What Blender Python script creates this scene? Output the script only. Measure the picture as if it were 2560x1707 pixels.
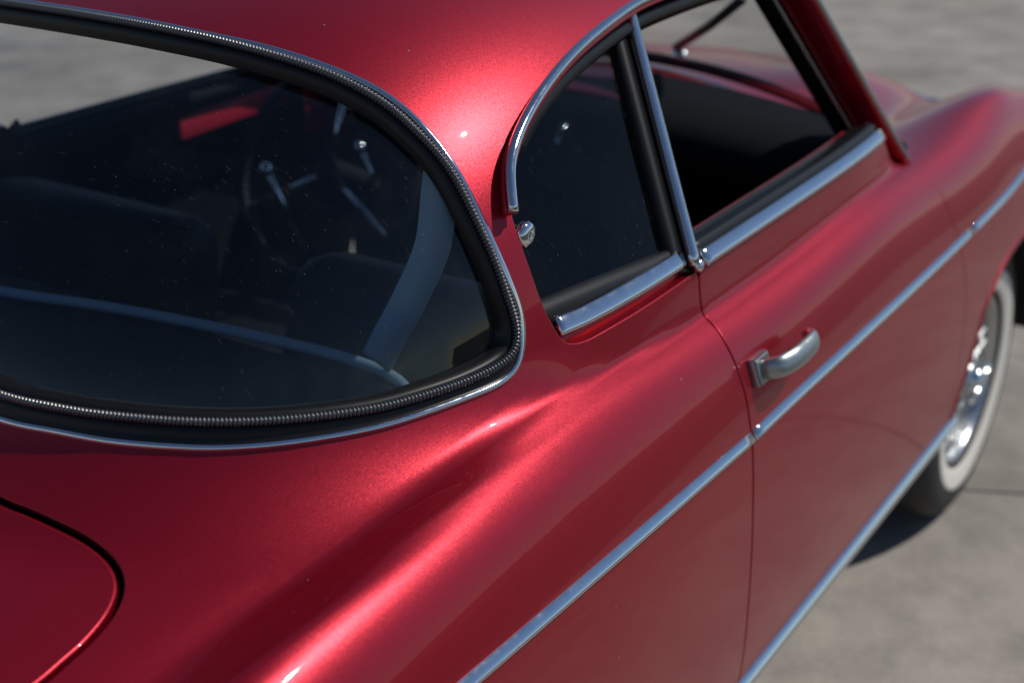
import bpy, bmesh, math, random
import numpy as np
from mathutils import Vector, Matrix, geometry
R_=math.radians
random.seed(4); np.random.seed(4)
scene=bpy.context.scene
for o in list(bpy.data.objects): bpy.data.objects.remove(o)
COL=scene.collection
# ------------------------------------------------------------ camera
SUN=Vector((.45,.44,.78)).normalized()
cam=bpy.data.cameras.new('camera'); camo=bpy.data.objects.new('camera',cam); COL.objects.link(camo)
cam.sensor_width=36; cam.lens=50; cam.clip_start=.02; cam.clip_end=400
yaw,pitch=R_(32.85),R_(23.605)
F=Vector((-math.sin(yaw)*math.cos(pitch),math.cos(yaw)*math.cos(pitch),-math.sin(pitch)))
camo.location=(1.325,-2.778,1.582)
camo.rotation_euler=F.to_track_quat('-Z','Y').to_euler()
cam.dof.use_dof=True; cam.dof.focus_distance=1.46; cam.dof.aperture_fstop=3.4
scene.camera=camo
# ------------------------------------------------------------ sky, sun, exposure
w=bpy.data.worlds.new('World'); scene.world=w; w.use_nodes=True
nt=w.node_tree; nt.nodes.clear()
sky=nt.nodes.new('ShaderNodeTexSky'); sky.sky_type='NISHITA'; sky.sun_disc=False
sky.sun_elevation=math.asin(SUN.z); sky.sun_rotation=math.atan2(SUN.x,SUN.y)
sky.altitude=1200; sky.air_density=.9; sky.dust_density=.05; sky.ozone_density=1.6
bg=nt.nodes.new('ShaderNodeBackground'); bg.inputs[1].default_value=.075
wo=nt.nodes.new('ShaderNodeOutputWorld')
nt.links.new(sky.outputs[0],bg.inputs[0]); nt.links.new(bg.outputs[0],wo.inputs[0])
sl=bpy.data.lights.new('sun','SUN'); sl.energy=3.2; sl.angle=R_(.53); sl.color=(1,.955,.89)
so=bpy.data.objects.new('sun',sl); COL.objects.link(so)
so.rotation_euler=(-SUN).to_track_quat('-Z','Y').to_euler(); so.location=(4,4,6)
vs=scene.view_settings; vs.view_transform='Standard'; vs.look='None'; vs.exposure=-.08; vs.gamma=1; vs.use_curve_mapping=False
# ------------------------------------------------------------ body surface: sections lofted along the car, cabin dome blended in
ZC=0.28
# ---- body sections: y -> (x,z) from sill to centre line
SEC={
-2.75:[(.56,.25),(.59,.32),(.625,.45),(.635,.58),(.625,.69),(.600,.760),(.560,.795),(.515,.770),(.480,.754),(.43,.770),(.34,.783),(.23,.792),(.11,.797),(0,.799)],
-2.45:[(.66,.25),(.685,.32),(.708,.45),(.714,.59),(.710,.67),(.697,.750),(.669,.812),(.628,.847),(.586,.830),(.556,.804),(.532,.807),(.49,.821),(.39,.838),(.26,.848),(.13,.852),(0,.854)],
-2.15:[(.69,.25),(.708,.32),(.730,.45),(.736,.60),(.733,.69),(.721,.780),(.694,.850),(.652,.892),(.606,.872),(.576,.842),(.552,.844),(.51,.857),(.41,.873),(.28,.884),(.14,.888),(0,.890)],
-1.95:[(.695,.25),(.712,.32),(.733,.45),(.739,.60),(.736,.70),(.724,.790),(.699,.862),(.658,.906),(.614,.895),(.585,.870),(.562,.872),(.53,.881),(.42,.891),(.28,.902),(.14,.906),(0,.908)],
-1.75:[(.698,.25),(.714,.32),(.735,.45),(.740,.60),(.737,.70),(.725,.785),(.704,.853),(.681,.888),(.657,.910),(.632,.917),(.605,.917),(.585,.914),(.567,.911),(.53,.910),(.42,.908),(.28,.916),(.14,.920),(0,.922)],
-1.52:[(.70,.25),(.715,.32),(.735,.45),(.740,.60),(.736,.70),(.725,.780),(.707,.848),(.685,.885),(.664,.909),(.642,.920),(.615,.922),(.585,.922),(.53,.922),(.42,.920),(.28,.925),(.14,.929),(0,.931)],
-1.30:[(.70,.25),(.715,.32),(.735,.45),(.740,.60),(.730,.745),(.711,.845),(.678,.895),(.650,.910),(.617,.915),(.580,.917),(.53,.920),(.42,.925),(.28,.931),(.14,.934),(0,.936)],
-1.05:[(.70,.25),(.715,.32),(.735,.45),(.740,.60),(.731,.745),(.714,.842),(.680,.900),(.620,.914),(.580,.918),(.53,.922),(.42,.930),(.28,.936),(.14,.939),(0,.941)],
-.75:[(.70,.25),(.715,.32),(.735,.45),(.740,.60),(.731,.745),(.715,.838),(.684,.903),(.612,.924),(.49,.930),(.32,.942),(.16,.948),(0,.95)],
-.45:[(.70,.25),(.715,.32),(.735,.45),(.740,.60),(.732,.745),(.713,.838),(.675,.900),(.603,.912),(.48,.880),(.32,.928),(.16,.960),(0,.970)],
-.15:[(.70,.25),(.715,.32),(.735,.45),(.741,.60),(.733,.745),(.709,.845),(.662,.912),(.582,.926),(.455,.850),(.33,.926),(.16,.936),(0,.947)],
.15:[(.70,.25),(.715,.32),(.735,.45),(.741,.60),(.732,.745),(.705,.834),(.654,.898),(.577,.912),(.445,.815),(.33,.898),(.16,.898),(0,.910)],
.45:[(.69,.25),(.705,.32),(.722,.45),(.728,.58),(.718,.695),(.690,.765),(.640,.815),(.567,.822),(.435,.730),(.33,.812),(.16,.815),(0,.828)],
.75:[(.62,.25),(.64,.32),(.665,.40),(.672,.48),(.664,.55),(.640,.61),(.600,.650),(.540,.655),(.425,.560),(.32,.610),(.16,.65),(0,.66)],
}
def solve_nat(xs,clamp_end=False):
    """matrix M so that second derivs = M @ y (natural start, natural or zero-slope end)"""
    n=len(xs);A=np.zeros((n,n));B=np.zeros((n,n));h=np.diff(xs)
    A[0,0]=1;
    for i in range(1,n-1):
        A[i,i-1]=h[i-1];A[i,i]=2*(h[i-1]+h[i]);A[i,i+1]=h[i]
        B[i,i-1]=6/h[i-1];B[i,i]=-6/h[i-1]-6/h[i];B[i,i+1]=6/h[i]
    if clamp_end:
        A[-1,-2]=h[-1];A[-1,-1]=2*h[-1];B[-1,-2]=6/h[-1];B[-1,-1]=-6/h[-1]
    else: A[-1,-1]=1
    return np.linalg.solve(A,B)
def spl(xs,ys,M2,x):
    i=np.clip(np.searchsorted(xs,x)-1,0,len(xs)-2);h=xs[i+1]-xs[i]
    a=(xs[i+1]-x)/h;b=1-a
    return a*ys[i]+b*ys[i+1]+((a**3-a)*M2[i]+(b**3-b)*M2[i+1])*h*h/6
YS=np.array(sorted(SEC))
RS=[]
def bspl(p,n=14):
    p=np.array(p);q=np.vstack([2*p[0]-p[1],p,[-p[-2,0],p[-2,1]],[-p[-3,0],p[-3,1]]])
    out=[];u=np.linspace(0,1,n,endpoint=False)[:,None]
    for i in range(len(p)-1):
        a,b,c,d=q[i:i+4]
        out.append(((1-u)**3*a+(3*u**3-6*u*u+4)*b+(-3*u**3+3*u*u+3*u+1)*c+u**3*d)/6)
    a,b,c=q[len(p)-1:len(p)+2];out.append(((a+4*b+c)/6)[None])
    return np.vstack(out)
for y in YS:
    p=bspl(SEC[y]);th=np.arctan2(p[:,1]-ZC,p[:,0]);r=np.hypot(p[:,0],p[:,1]-ZC)
    assert np.all(np.diff(th)>0),y
    RS.append((th,r,solve_nat(th,True)@r))
MY=solve_nat(YS)
def r_low(y,th):
    R=np.stack([spl(t,r,m,th) for t,r,m in RS])        # stations x pts
    D=MY@R
    y=np.clip(y,YS[0],YS[-1])
    i=np.clip(np.searchsorted(YS,y)-1,0,len(YS)-2);h=YS[i+1]-YS[i];k=np.arange(len(y))
    a=(YS[i+1]-y)/h;b=1-a
    return a*R[i,k]+b*R[i+1,k]+((a**3-a)*D[i,k]+(b**3-b)*D[i+1,k])*h*h/6
ZB=.70;Y0=-1.20;DZ0=.85;DC=.515;DA=.645;DB=.842;DBF=.97;MX=2.6;MYY=2.2;NN=3.0
def sstep(a):
    a=np.clip(a,0,1); return a*a*(3-2*a)
def f_dome(x,y,z):
    t=np.clip((z-DZ0)/DC,0,.99999)
    wx=DA*(1-t**MX)**(1/MX);wr=DB*(1-t**MYY)**(1/MYY)+8.0*np.maximum(0,.985-z)**2;wf=DBF*(1-t**2.4)**(1/2.4)
    wx=wx+6.0*np.maximum(0,.985-np.maximum(z,.87))**2*sstep((-1.45-y)/.30)
    w=np.where(y<Y0,wr,wf)
    N=np.where(y<Y0,NN,5.0)
    return ((np.abs(x)/wx)**N+(np.abs(y-Y0)/w)**N)**(1/N)-1
def r_dome(y,th):
    c=np.cos(th);s=np.sin(th)
    lo=np.zeros_like(th)+0.0;hi=np.full_like(th,1.2)
    # dome valid only for z>DZ0 ; start bracket at z=DZ0 (if s>0)
    s_=np.maximum(s,1e-6)
    lo=np.minimum((ZB-ZC)/s_,1.2)
    hi=np.minimum((DZ0+DC-1e-5-ZC)/s_,1.2); hi=np.maximum(hi,lo)
    ok=(f_dome(lo*c,y,ZC+lo*s)<0)&(s>0.05)
    for _ in range(40):
        m=.5*(lo+hi);ins=f_dome(m*c,y,ZC+m*s)<0
        lo=np.where(ins,m,lo);hi=np.where(ins,hi,m)
    return np.where(ok,lo,0)
KB=.022
USE_DOME=True
def radius(y,th):
    y=np.asarray(y,float).ravel();th=np.asarray(th,float).ravel()
    th=np.where(th>np.pi/2,np.pi-th,th)
    a=r_low(y,th)
    if not USE_DOME: return a
    b=r_dome(y,th)
    h=np.maximum(KB-np.abs(a-b),0)/KB
    return np.maximum(a,b)+h*h*h*KB/6
def point(y,th,off=0.0):
    y=np.asarray(y,float).ravel();th=np.asarray(th,float).ravel()
    r=radius(y,th)
    P=np.stack([r*np.cos(th),y,ZC+r*np.sin(th)],1)
    if np.any(off): P=P+normal(y,th)*np.asarray(off).reshape(-1,1)
    return P
def normal(y,th,e=.0015):
    def p(y,t):
        r=radius(y,t);return np.stack([r*np.cos(t),y,ZC+r*np.sin(t)],1)
    y=np.asarray(y,float).ravel();th=np.asarray(th,float).ravel()
    dy=p(y+e,th)-p(y-e,th);dt=p(y,th+e*1.4)-p(y,th-e*1.4)
    n=np.cross(dy,dt)   # check sign
    n/=np.linalg.norm(n,axis=1,keepdims=True)+1e-12
    out=np.stack([np.cos(th),0*th,np.sin(th)],1)
    return n*np.sign((n*out).sum(1,keepdims=True))
# lines drawn on the body surface: (y, angle round the long axis)
CURVES={
'rear_window_outer':[(-2.0154,1.2269),(-2.0014,1.1497),(-1.9833,1.0841),(-1.9598,1.0298),(-1.9317,0.9834),(-1.8977,0.9453),(-1.8578,0.9136),(-1.8116,0.8864),(-1.7565,0.8663),(-1.6961,0.8508),(-1.6717,0.8478),(-1.653,0.8513),(-1.6428,0.8603),(-1.6372,0.8745),(-1.6337,0.8888),(-1.6357,0.9065),(-1.6384,0.9276),(-1.6415,0.9674),(-1.6414,0.997),(-1.6387,1.0244),(-1.6372,1.0545),(-1.6372,1.0845),(-1.6385,1.1109),(-1.6425,1.1432),(-1.6499,1.1728),(-1.6605,1.21),(-1.6712,1.2533),(-1.6883,1.3341),(-1.695,1.4214),(-1.6975,1.5299),(-1.7024,1.6303)],
'rear_window_bead':[(-2.0062,1.2452),(-1.9913,1.1628),(-1.9738,1.1048),(-1.945,1.0412),(-1.909,0.9883),(-1.8654,0.9447),(-1.8098,0.9064),(-1.7695,0.8887),(-1.7234,0.8738),(-1.689,0.8672),(-1.6648,0.8656),(-1.652,0.8691),(-1.6472,0.8779),(-1.6452,0.8911),(-1.6479,0.9094),(-1.6485,0.9396),(-1.6498,0.9778),(-1.6487,1.0074),(-1.6462,1.0356),(-1.6469,1.0643),(-1.65,1.0923),(-1.6519,1.1216),(-1.6587,1.1557),(-1.6653,1.1841),(-1.6828,1.2509),(-1.6907,1.2912),(-1.7012,1.3635),(-1.7062,1.4453),(-1.7083,1.5371),(-1.7125,1.619)],
'quarter_edge':[(-1.6016,0.9823),(-1.6073,0.9519),(-1.607,0.9176),(-1.6018,0.8821),(-1.5894,0.8554),(-1.582,0.8439),(-1.5695,0.8359),(-1.5465,0.8296),(-1.506,0.8261),(-1.4279,0.8227),(-1.3031,0.8223)],
'roof_edge':[(-1.5653,1.0172),(-1.5422,1.0323),(-1.5102,1.0465),(-1.4737,1.0587),(-1.418,1.0715),(-1.3593,1.0832),(-1.2419,1.101),(-1.1379,1.1129)],
'drip_rail':[(-1.613,0.9772),(-1.6076,0.9877),(-1.6012,0.9981),(-1.5891,1.0131),(-1.5803,1.0193),(-1.5638,1.0292),(-1.536,1.0415),(-1.4873,1.0577),(-1.4305,1.072),(-1.3727,1.0834),(-1.282,1.0973),(-1.204,1.1067)],
'door_gap':[(-1.3031,0.8223),(-1.2972,0.8187),(-1.298,0.7971),(-1.2919,0.78),(-1.2929,0.768),(-1.2998,0.7402),(-1.303,0.7188),(-1.3033,0.6781),(-1.3016,0.6389),(-1.3014,0.6114),(-1.2999,0.5885),(-1.3031,0.4707),(-1.2992,0.3302),(-1.2818,0.1597)],
'belt_low':[(-1.3072,0.8296),(-1.1979,0.8259),(-1.0731,0.8239),(-0.8311,0.8198),(-0.6201,0.831)],
'belt_high':[(-1.3127,0.8384),(-1.229,0.841),(-1.1397,0.8413),(-0.998,0.8446),(-0.8269,0.8464),(-0.6505,0.846)],
'quarter_chrome_low':[(-1.5774,0.853),(-1.5372,0.8446),(-1.4897,0.8419),(-1.41,0.8397),(-1.3273,0.8382)],
'quarter_chrome_high':[(-1.5783,0.8575),(-1.5354,0.8523),(-1.4615,0.8517),(-1.4077,0.849),(-1.3344,0.8467)],
'quarter_glass_low':[(-1.583,0.8728),(-1.5674,0.8673),(-1.5051,0.862),(-1.4279,0.861),(-1.3441,0.8603)],
'side_strip':[(-1.9197,0.6144),(-1.8097,0.6109),(-1.6793,0.606),(-1.5072,0.6006),(-1.299,0.5937),(-1.0919,0.5941),(-0.8418,0.5923),(-0.6159,0.5921),(-0.3632,0.5935),(-0.1858,0.5988),(-0.0166,0.6092)],
'sill_strip':[(-1.2739,0.137),(-1.1061,0.1336),(-0.8974,0.1306),(-0.6468,0.1337),(-0.349,0.1373)],
'trunk_gap':[(-2.0608,1.1398),(-2.0568,1.0978),(-2.0533,1.0573),(-2.0498,1.0177),(-2.0492,0.9861),(-2.0519,0.9584),(-2.0589,0.9366),(-2.069,0.9207),(-2.0803,0.9101),(-2.0944,0.9007),(-2.1132,0.8923),(-2.1329,0.8861),(-2.1554,0.8823),(-2.182,0.8779)],
'pillar_rear':[(-0.8181,1.0558),(-0.8085,0.9708),(-0.7572,0.9061),(-0.6725,0.8465)],
'pillar_front':[(-0.7104,1.0427),(-0.7145,0.9634),(-0.6377,0.8759),(-0.4934,0.781)],
'front_arch':[(-0.3372,0.1453),(-0.3301,0.1963),(-0.3098,0.2553),(-0.282,0.3183),(-0.2526,0.3891),(-0.2082,0.4215),(-0.1472,0.4536),(-0.0222,0.4739)],
'post_left':[(-1.2218,1.1075),(-1.3222,0.9675),(-1.3214,0.8425)],
'post_right':[(-1.2002,1.1095),(-1.3062,0.9581),(-1.3022,0.8437)],
'knob':[(-1.591,0.9481)],
'handle_base':[(-1.2802,0.6659),(-1.2522,0.6687),(-1.2473,0.6623)],
'handle_path':[(-1.2992,0.67),(-1.2708,0.6676),(-1.2184,0.6622),(-1.1754,0.6588),(-1.1566,0.6641)],
'cowl_px':[(-0.2998,0.8135)],
}
# ------------------------------------------------------------ materials
def mat(name,col,rough=.5,metal=0.0,**kw):
    m=bpy.data.materials.new(name); m.use_nodes=True
    b=m.node_tree.nodes['Principled BSDF']
    b.inputs['Base Color'].default_value=(*col,1); b.inputs['Roughness'].default_value=rough; b.inputs['Metallic'].default_value=metal
    for k,v in kw.items(): b.inputs[k].default_value=v
    return m
def nodes(m): return m.node_tree.nodes,m.node_tree.links,m.node_tree.nodes['Principled BSDF']
def noise(n,l,scale,detail=4,coord='Object',rough=.6):
    tc=n.new('ShaderNodeTexCoord'); t=n.new('ShaderNodeTexNoise'); t.inputs['Scale'].default_value=scale; t.inputs['Detail'].default_value=detail; t.inputs['Roughness'].default_value=rough
    l.new(tc.outputs[coord],t.inputs['Vector']); return t
def ramp(n,l,src,a,b,ca,cb):
    r=n.new('ShaderNodeValToRGB'); r.color_ramp.elements[0].position=a; r.color_ramp.elements[1].position=b
    r.color_ramp.elements[0].color=(*ca,1); r.color_ramp.elements[1].color=(*cb,1); l.new(src,r.inputs[0]); return r
def rough_var(m,scale,lo,hi):
    n,l,b=nodes(m); t=noise(n,l,scale,5); mr=n.new('ShaderNodeMapRange'); mr.inputs[3].default_value=lo; mr.inputs[4].default_value=hi
    mr.inputs[1].default_value=.3; mr.inputs[2].default_value=.7
    l.new(t.outputs[0],mr.inputs[0]); l.new(mr.outputs[0],b.inputs['Roughness'])
# metallic red paint: flakes under a clear coat
M_PAINT=mat('red_metallic_paint',(.37,.0012,.017),.40,.70,**{'Coat Weight':.6,'Coat Roughness':.025,'Coat IOR':1.4,'Specular IOR Level':.3})
n,l,b=nodes(M_PAINT)
tc=n.new('ShaderNodeTexCoord'); vo=n.new('ShaderNodeTexVoronoi'); vo.inputs['Scale'].default_value=1100
l.new(tc.outputs['Object'],vo.inputs['Vector'])
sub=n.new('ShaderNodeVectorMath'); sub.operation='SUBTRACT'; sub.inputs[1].default_value=(.5,.5,.5); l.new(vo.outputs['Color'],sub.inputs[0])
sc=n.new('ShaderNodeVectorMath'); sc.operation='SCALE'; sc.inputs['Scale'].default_value=.07; l.new(sub.outputs[0],sc.inputs[0])
ge=n.new('ShaderNodeNewGeometry'); ad=n.new('ShaderNodeVectorMath'); ad.operation='ADD'; l.new(ge.outputs['Normal'],ad.inputs[0]); l.new(sc.outputs[0],ad.inputs[1])
nm=n.new('ShaderNodeVectorMath'); nm.operation='NORMALIZE'; l.new(ad.outputs[0],nm.inputs[0]); l.new(nm.outputs[0],b.inputs['Normal'])
t=noise(n,l,7,6); r=ramp(n,l,t.outputs[0],.35,.7,(.012,)*3,(.04,)*3); l.new(r.outputs[0],b.inputs['Coat Roughness'])
t5=noise(n,l,24,3); bu=n.new('ShaderNodeBump'); bu.inputs['Strength'].default_value=.10; bu.inputs['Distance'].default_value=.0006; l.new(t5.outputs[0],bu.inputs['Height']); l.new(bu.outputs[0],b.inputs['Coat Normal'])
vs_=n.new('ShaderNodeTexVoronoi'); vs_.inputs['Scale'].default_value=26; l.new(tc.outputs['Object'],vs_.inputs['Vector'])
sp=ramp(n,l,vs_.outputs['Distance'],.022,.032,(.5,.35,.33),(.37,.0012,.017)); l.new(sp.outputs[0],b.inputs['Base Color'])
gw=n.new('ShaderNodeBsdfGlossy'); gw.inputs['Color'].default_value=(1,.92,.9,1); gw.inputs['Roughness'].default_value=.36; l.new(nm.outputs[0],gw.inputs['Normal'])
mxs=n.new('ShaderNodeMixShader'); mxs.inputs[0].default_value=.016; l.new(b.outputs[0],mxs.inputs[1]); l.new(gw.outputs[0],mxs.inputs[2])
l.new(mxs.outputs[0],[q for q in n if q.type=='OUTPUT_MATERIAL'][0].inputs[0])
M_CHROME=mat('chrome',(.74,.76,.78),.10,1.0); rough_var(M_CHROME,60,.05,.16)
M_SATIN=mat('worn_chrome',(.52,.55,.56),.28,1.0); rough_var(M_SATIN,90,.2,.36)
M_RUBBER=mat('black_rubber',(.006,.006,.0065),.40,0,**{'Specular IOR Level':.35})
M_BEAD=mat('glossy_black_bead',(.05,.053,.058),.27,0,**{'Specular IOR Level':.9})
M_TYRE=mat('tyre_rubber',(.022,.022,.023),.65)
M_WHITE=mat('whitewall_rubber',(.72,.69,.62),.55)
M_DARK=mat('dark_interior',(.0025,.003,.005),.8,0,**{'Specular IOR Level':.2})
M_HANDLE=mat('dull_handle_metal',(.40,.43,.43),.38,.95); rough_var(M_HANDLE,140,.32,.46)
M_LEATHER=mat('navy_leather',(.002,.003,.006),.6,0,**{'Specular IOR Level':.25})
n,l,b=nodes(M_LEATHER); t=noise(n,l,120,3); bu=n.new('ShaderNodeBump'); bu.inputs['Strength'].default_value=.2; bu.inputs['Distance'].default_value=.001; l.new(t.outputs[0],bu.inputs['Height']); l.new(bu.outputs[0],b.inputs['Normal'])
M_BELT=mat('grey_blue_webbing',(.30,.42,.52),.7)
M_VINYL=mat('red_vinyl',(.42,.012,.035),.45)
M_UNDER=mat('underbody_black',(.01,.01,.01),.8)
def glass(name,tint,dust,f0=.045):
    m=bpy.data.materials.new(name); m.use_nodes=True; n=m.node_tree.nodes; l=m.node_tree.links; n.clear()
    o=n.new('ShaderNodeOutputMaterial'); tr=n.new('ShaderNodeBsdfTransparent'); tr.inputs[0].default_value=(*tint,1)
    gl=n.new('ShaderNodeBsdfGlossy'); gl.inputs['Roughness'].default_value=.0; gl.inputs[0].default_value=(1,1,1,1)
    lw=n.new('ShaderNodeLayerWeight'); lw.inputs[0].default_value=.5
    pw=n.new('ShaderNodeMath'); pw.operation='POWER'; pw.inputs[1].default_value=5; l.new(lw.outputs['Facing'],pw.inputs[0])
    fr=n.new('ShaderNodeMath'); fr.operation='MULTIPLY_ADD'; fr.inputs[1].default_value=.92; fr.inputs[2].default_value=f0; l.new(pw.outputs[0],fr.inputs[0])
    mx=n.new('ShaderNodeMixShader'); l.new(fr.outputs[0],mx.inputs[0]); l.new(tr.outputs[0],mx.inputs[1]); l.new(gl.outputs[0],mx.inputs[2])
    di=n.new('ShaderNodeBsdfDiffuse'); di.inputs[0].default_value=(.6,.6,.58,1)
    t=noise(n,l,9,6,rough=.7); r1=ramp(n,l,t.outputs[0],.45,.75,(0,)*3,(dust,)*3)
    # fine speckles and hair scratches
    tc=n.new('ShaderNodeTexCoord'); vo=n.new('ShaderNodeTexVoronoi'); vo.inputs['Scale'].default_value=120; l.new(tc.outputs['Object'],vo.inputs['Vector'])
    r2=ramp(n,l,vo.outputs['Distance'],.03,.07,(.35,)*3,(0,)*3)
    gate=noise(n,l,14,2); r3=ramp(n,l,gate.outputs[0],.5,.62,(0,)*3,(1,)*3)
    mu=n.new('ShaderNodeMath'); mu.operation='MULTIPLY'; l.new(r2.outputs[0],mu.inputs[0]); l.new(r3.outputs[0],mu.inputs[1])
    mp=n.new('ShaderNodeMapping'); mp.inputs['Scale'].default_value=(6,40,9); mp.inputs['Rotation'].default_value=(.4,.7,.5); l.new(tc.outputs['Object'],mp.inputs[0])
    t4=n.new('ShaderNodeTexNoise'); t4.inputs['Scale'].default_value=9; t4.inputs['Detail'].default_value=2; l.new(mp.outputs[0],t4.inputs['Vector'])
    r4=ramp(n,l,t4.outputs[0],.69,.73,(0,)*3,(.03,)*3)
    a1=n.new('ShaderNodeMath'); l.new(r1.outputs[0],a1.inputs[0]); l.new(mu.outputs[0],a1.inputs[1])
    a2=n.new('ShaderNodeMath'); l.new(a1.outputs[0],a2.inputs[0]); l.new(r4.outputs[0],a2.inputs[1])
    m2=n.new('ShaderNodeMixShader'); l.new(a2.outputs[0],m2.inputs[0]); l.new(mx.outputs[0],m2.inputs[1]); l.new(di.outputs[0],m2.inputs[2])
    l.new(m2.outputs[0],o.inputs[0]); return m
M_GLASS=glass('rear_glass',(.80,.85,.87),.010)
M_QGLASS=glass('quarter_glass',(.30,.33,.34),.004,.022)
M_CLEAR=glass('windscreen_glass',(.88,.92,.91),.01)
# concrete
M_CONC=mat('concrete',(.3,.28,.26),.85)
n,l,b=nodes(M_CONC)
t1=noise(n,l,.55,8,rough=.62); c1=ramp(n,l,t1.outputs[0],.3,.72,(.29,.258,.22),(.50,.455,.40))
t2=noise(n,l,3.2,7,rough=.7); c2=ramp(n,l,t2.outputs[0],.36,.60,(.50,.50,.51),(1,1,1))
t3=noise(n,l,60,4,rough=.7); c3=ramp(n,l,t3.outputs[0],.3,.7,(.86,.86,.86),(1.0,1.0,1.0))
m1=n.new('ShaderNodeMix'); m1.data_type='RGBA'; m1.blend_type='MULTIPLY'; m1.inputs[0].default_value=.75; l.new(c1.outputs[0],m1.inputs[6]); l.new(c2.outputs[0],m1.inputs[7])
m2=n.new('ShaderNodeMix'); m2.data_type='RGBA'; m2.blend_type='MULTIPLY'; m2.inputs[0].default_value=1; l.new(m1.outputs[2],m2.inputs[6]); l.new(c3.outputs[0],m2.inputs[7])
vo=n.new('ShaderNodeTexVoronoi'); vo.inputs['Scale'].default_value=2.3; tc=n.new('ShaderNodeTexCoord'); l.new(tc.outputs['Object'],vo.inputs['Vector'])
c4=ramp(n,l,vo.outputs['Distance'],.03,.07,(.45,.4,.36),(1,1,1))
m3=n.new('ShaderNodeMix'); m3.data_type='RGBA'; m3.blend_type='MULTIPLY'; m3.inputs[0].default_value=.7; l.new(m2.outputs[2],m3.inputs[6]); l.new(c4.outputs[0],m3.inputs[7])
l.new(m3.outputs[2],b.inputs['Base Color'])
bu=n.new('ShaderNodeBump'); bu.inputs['Strength'].default_value=.35; bu.inputs['Distance'].default_value=.004; l.new(t3.outputs[0],bu.inputs['Height']); l.new(bu.outputs[0],b.inputs['Normal'])
M_JOINT=mat('joint_filler',(.10,.09,.08),.9)
# ------------------------------------------------------------ mesh helpers
def link(name,me,m,parent=None,kind=None,label=None):
    o=bpy.data.objects.new(name,me); COL.objects.link(o)
    if m is not None: me.materials.append(m)
    if parent is not None: o.parent=parent
    if kind: o['kind']=kind
    if label: o['label']=label
    return o
def mesh(name,V,Fc,m,parent=None,N=None,smooth=True,kind=None,label=None):
    me=bpy.data.meshes.new(name); me.from_pydata([tuple(map(float,v)) for v in V],[],[tuple(map(int,q)) for q in Fc]); me.update()
    if smooth: me.polygons.foreach_set('use_smooth',[True]*len(me.polygons))
    if N is not None: me.normals_split_custom_set_from_vertices([tuple(map(float,v)) for v in N])
    return link(name,me,m,parent,kind,label)
def catmull(P,step=.006,closed=False):
    P=np.asarray(P,float); n=len(P); out=[]
    idx=range(n if closed else n-1)
    for i in idx:
        if closed: a,b,c,d=P[(i-1)%n],P[i],P[(i+1)%n],P[(i+2)%n]
        else:
            b,c=P[i],P[i+1]; a=P[i-1] if i>0 else 2*b-c; d=P[i+2] if i+2<n else 2*c-b
        # centripetal
        def dt(p,q): return max(np.linalg.norm(q-p),1e-7)**.5
        t1=dt(a,b);t2=t1+dt(b,c);t3=t2+dt(c,d)
        k=max(2,int(np.ceil(np.linalg.norm(c-b)/step)))
        for t in np.linspace(t1,t2,k,endpoint=False):
            A1=(t1-t)/t1*a+t/t1*b;A2=(t2-t)/(t2-t1)*b+(t-t1)/(t2-t1)*c;A3=(t3-t)/(t3-t2)*c+(t-t2)/(t3-t2)*d
            B1=(t2-t)/t2*A1+t/t2*A2;B2=(t3-t)/(t3-t1)*A2+(t-t1)/(t3-t1)*A3
            out.append((t2-t)/(t2-t1)*B1+(t-t1)/(t2-t1)*B2)
    if not closed: out.append(P[-1])
    return np.array(out)
def resample(P,n=None,step=None):
    P=np.asarray(P,float); d=np.r_[0,np.cumsum(np.linalg.norm(np.diff(P,axis=0),axis=1))]
    if n is None: n=max(2,int(round(d[-1]/step))+1)
    s=np.linspace(0,d[-1],n); return np.stack([np.interp(s,d,P[:,k]) for k in range(P.shape[1])],1)
def smooth_line(P,it=6,closed=False):
    P=np.array(P,float)
    for _ in range(it):
        Q=P.copy()
        if closed: Q=(np.roll(P,1,0)+2*P+np.roll(P,-1,0))/4
        else: Q[1:-1]=(P[:-2]+2*P[1:-1]+P[2:])/4
        P=Q
    return P
def frame(P,N,closed=False):
    """tangent, surface normal, outward side vector"""
    if closed: T=np.roll(P,-1,0)-np.roll(P,1,0)
    else: T=np.gradient(P,axis=0)
    T/=np.linalg.norm(T,axis=1,keepdims=True)+1e-12
    N=N-(N*T).sum(1,keepdims=True)*T; N/=np.linalg.norm(N,axis=1,keepdims=True)
    return T,N,np.cross(T,N)
def sweep(name,P,N,prof,m,parent,closed=False,caps=True,pclosed=True,kind=None,label=None,scale=None):
    """prof: (side,height) pairs across the line"""
    T,N,S=frame(P,N,closed); k=len(prof); V=[]
    for i in range(len(P)):
        s=1 if scale is None else scale[i]
        for a,h in prof: V.append(P[i]+S[i]*a*s+N[i]*h*s)
    Fc=[]; n=len(P); kk=k if pclosed else k-1
    for i in range(n if closed else n-1):
        j=(i+1)%n
        for q in range(kk):
            r=(q+1)%k; Fc.append((i*k+q,i*k+r,j*k+r,j*k+q))
    if caps and not closed and pclosed: Fc.append(tuple(range(k))[::-1]); Fc.append(tuple((n-1)*k+q for q in range(k)))
    o=mesh(name,V,Fc,m,parent,kind=kind,label=label)
    bm=bmesh.new(); bm.from_mesh(o.data); bmesh.ops.recalc_face_normals(bm,faces=bm.faces); bm.to_mesh(o.data); bm.free()
    return o
def half_round(w,h,n=9,base=-.002):
    return [(-w/2,base)]+[(-w/2*math.cos(math.pi*i/(n-1)),h*math.sin(math.pi*i/(n-1))) for i in range(n)]+[(w/2,base)]
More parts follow.
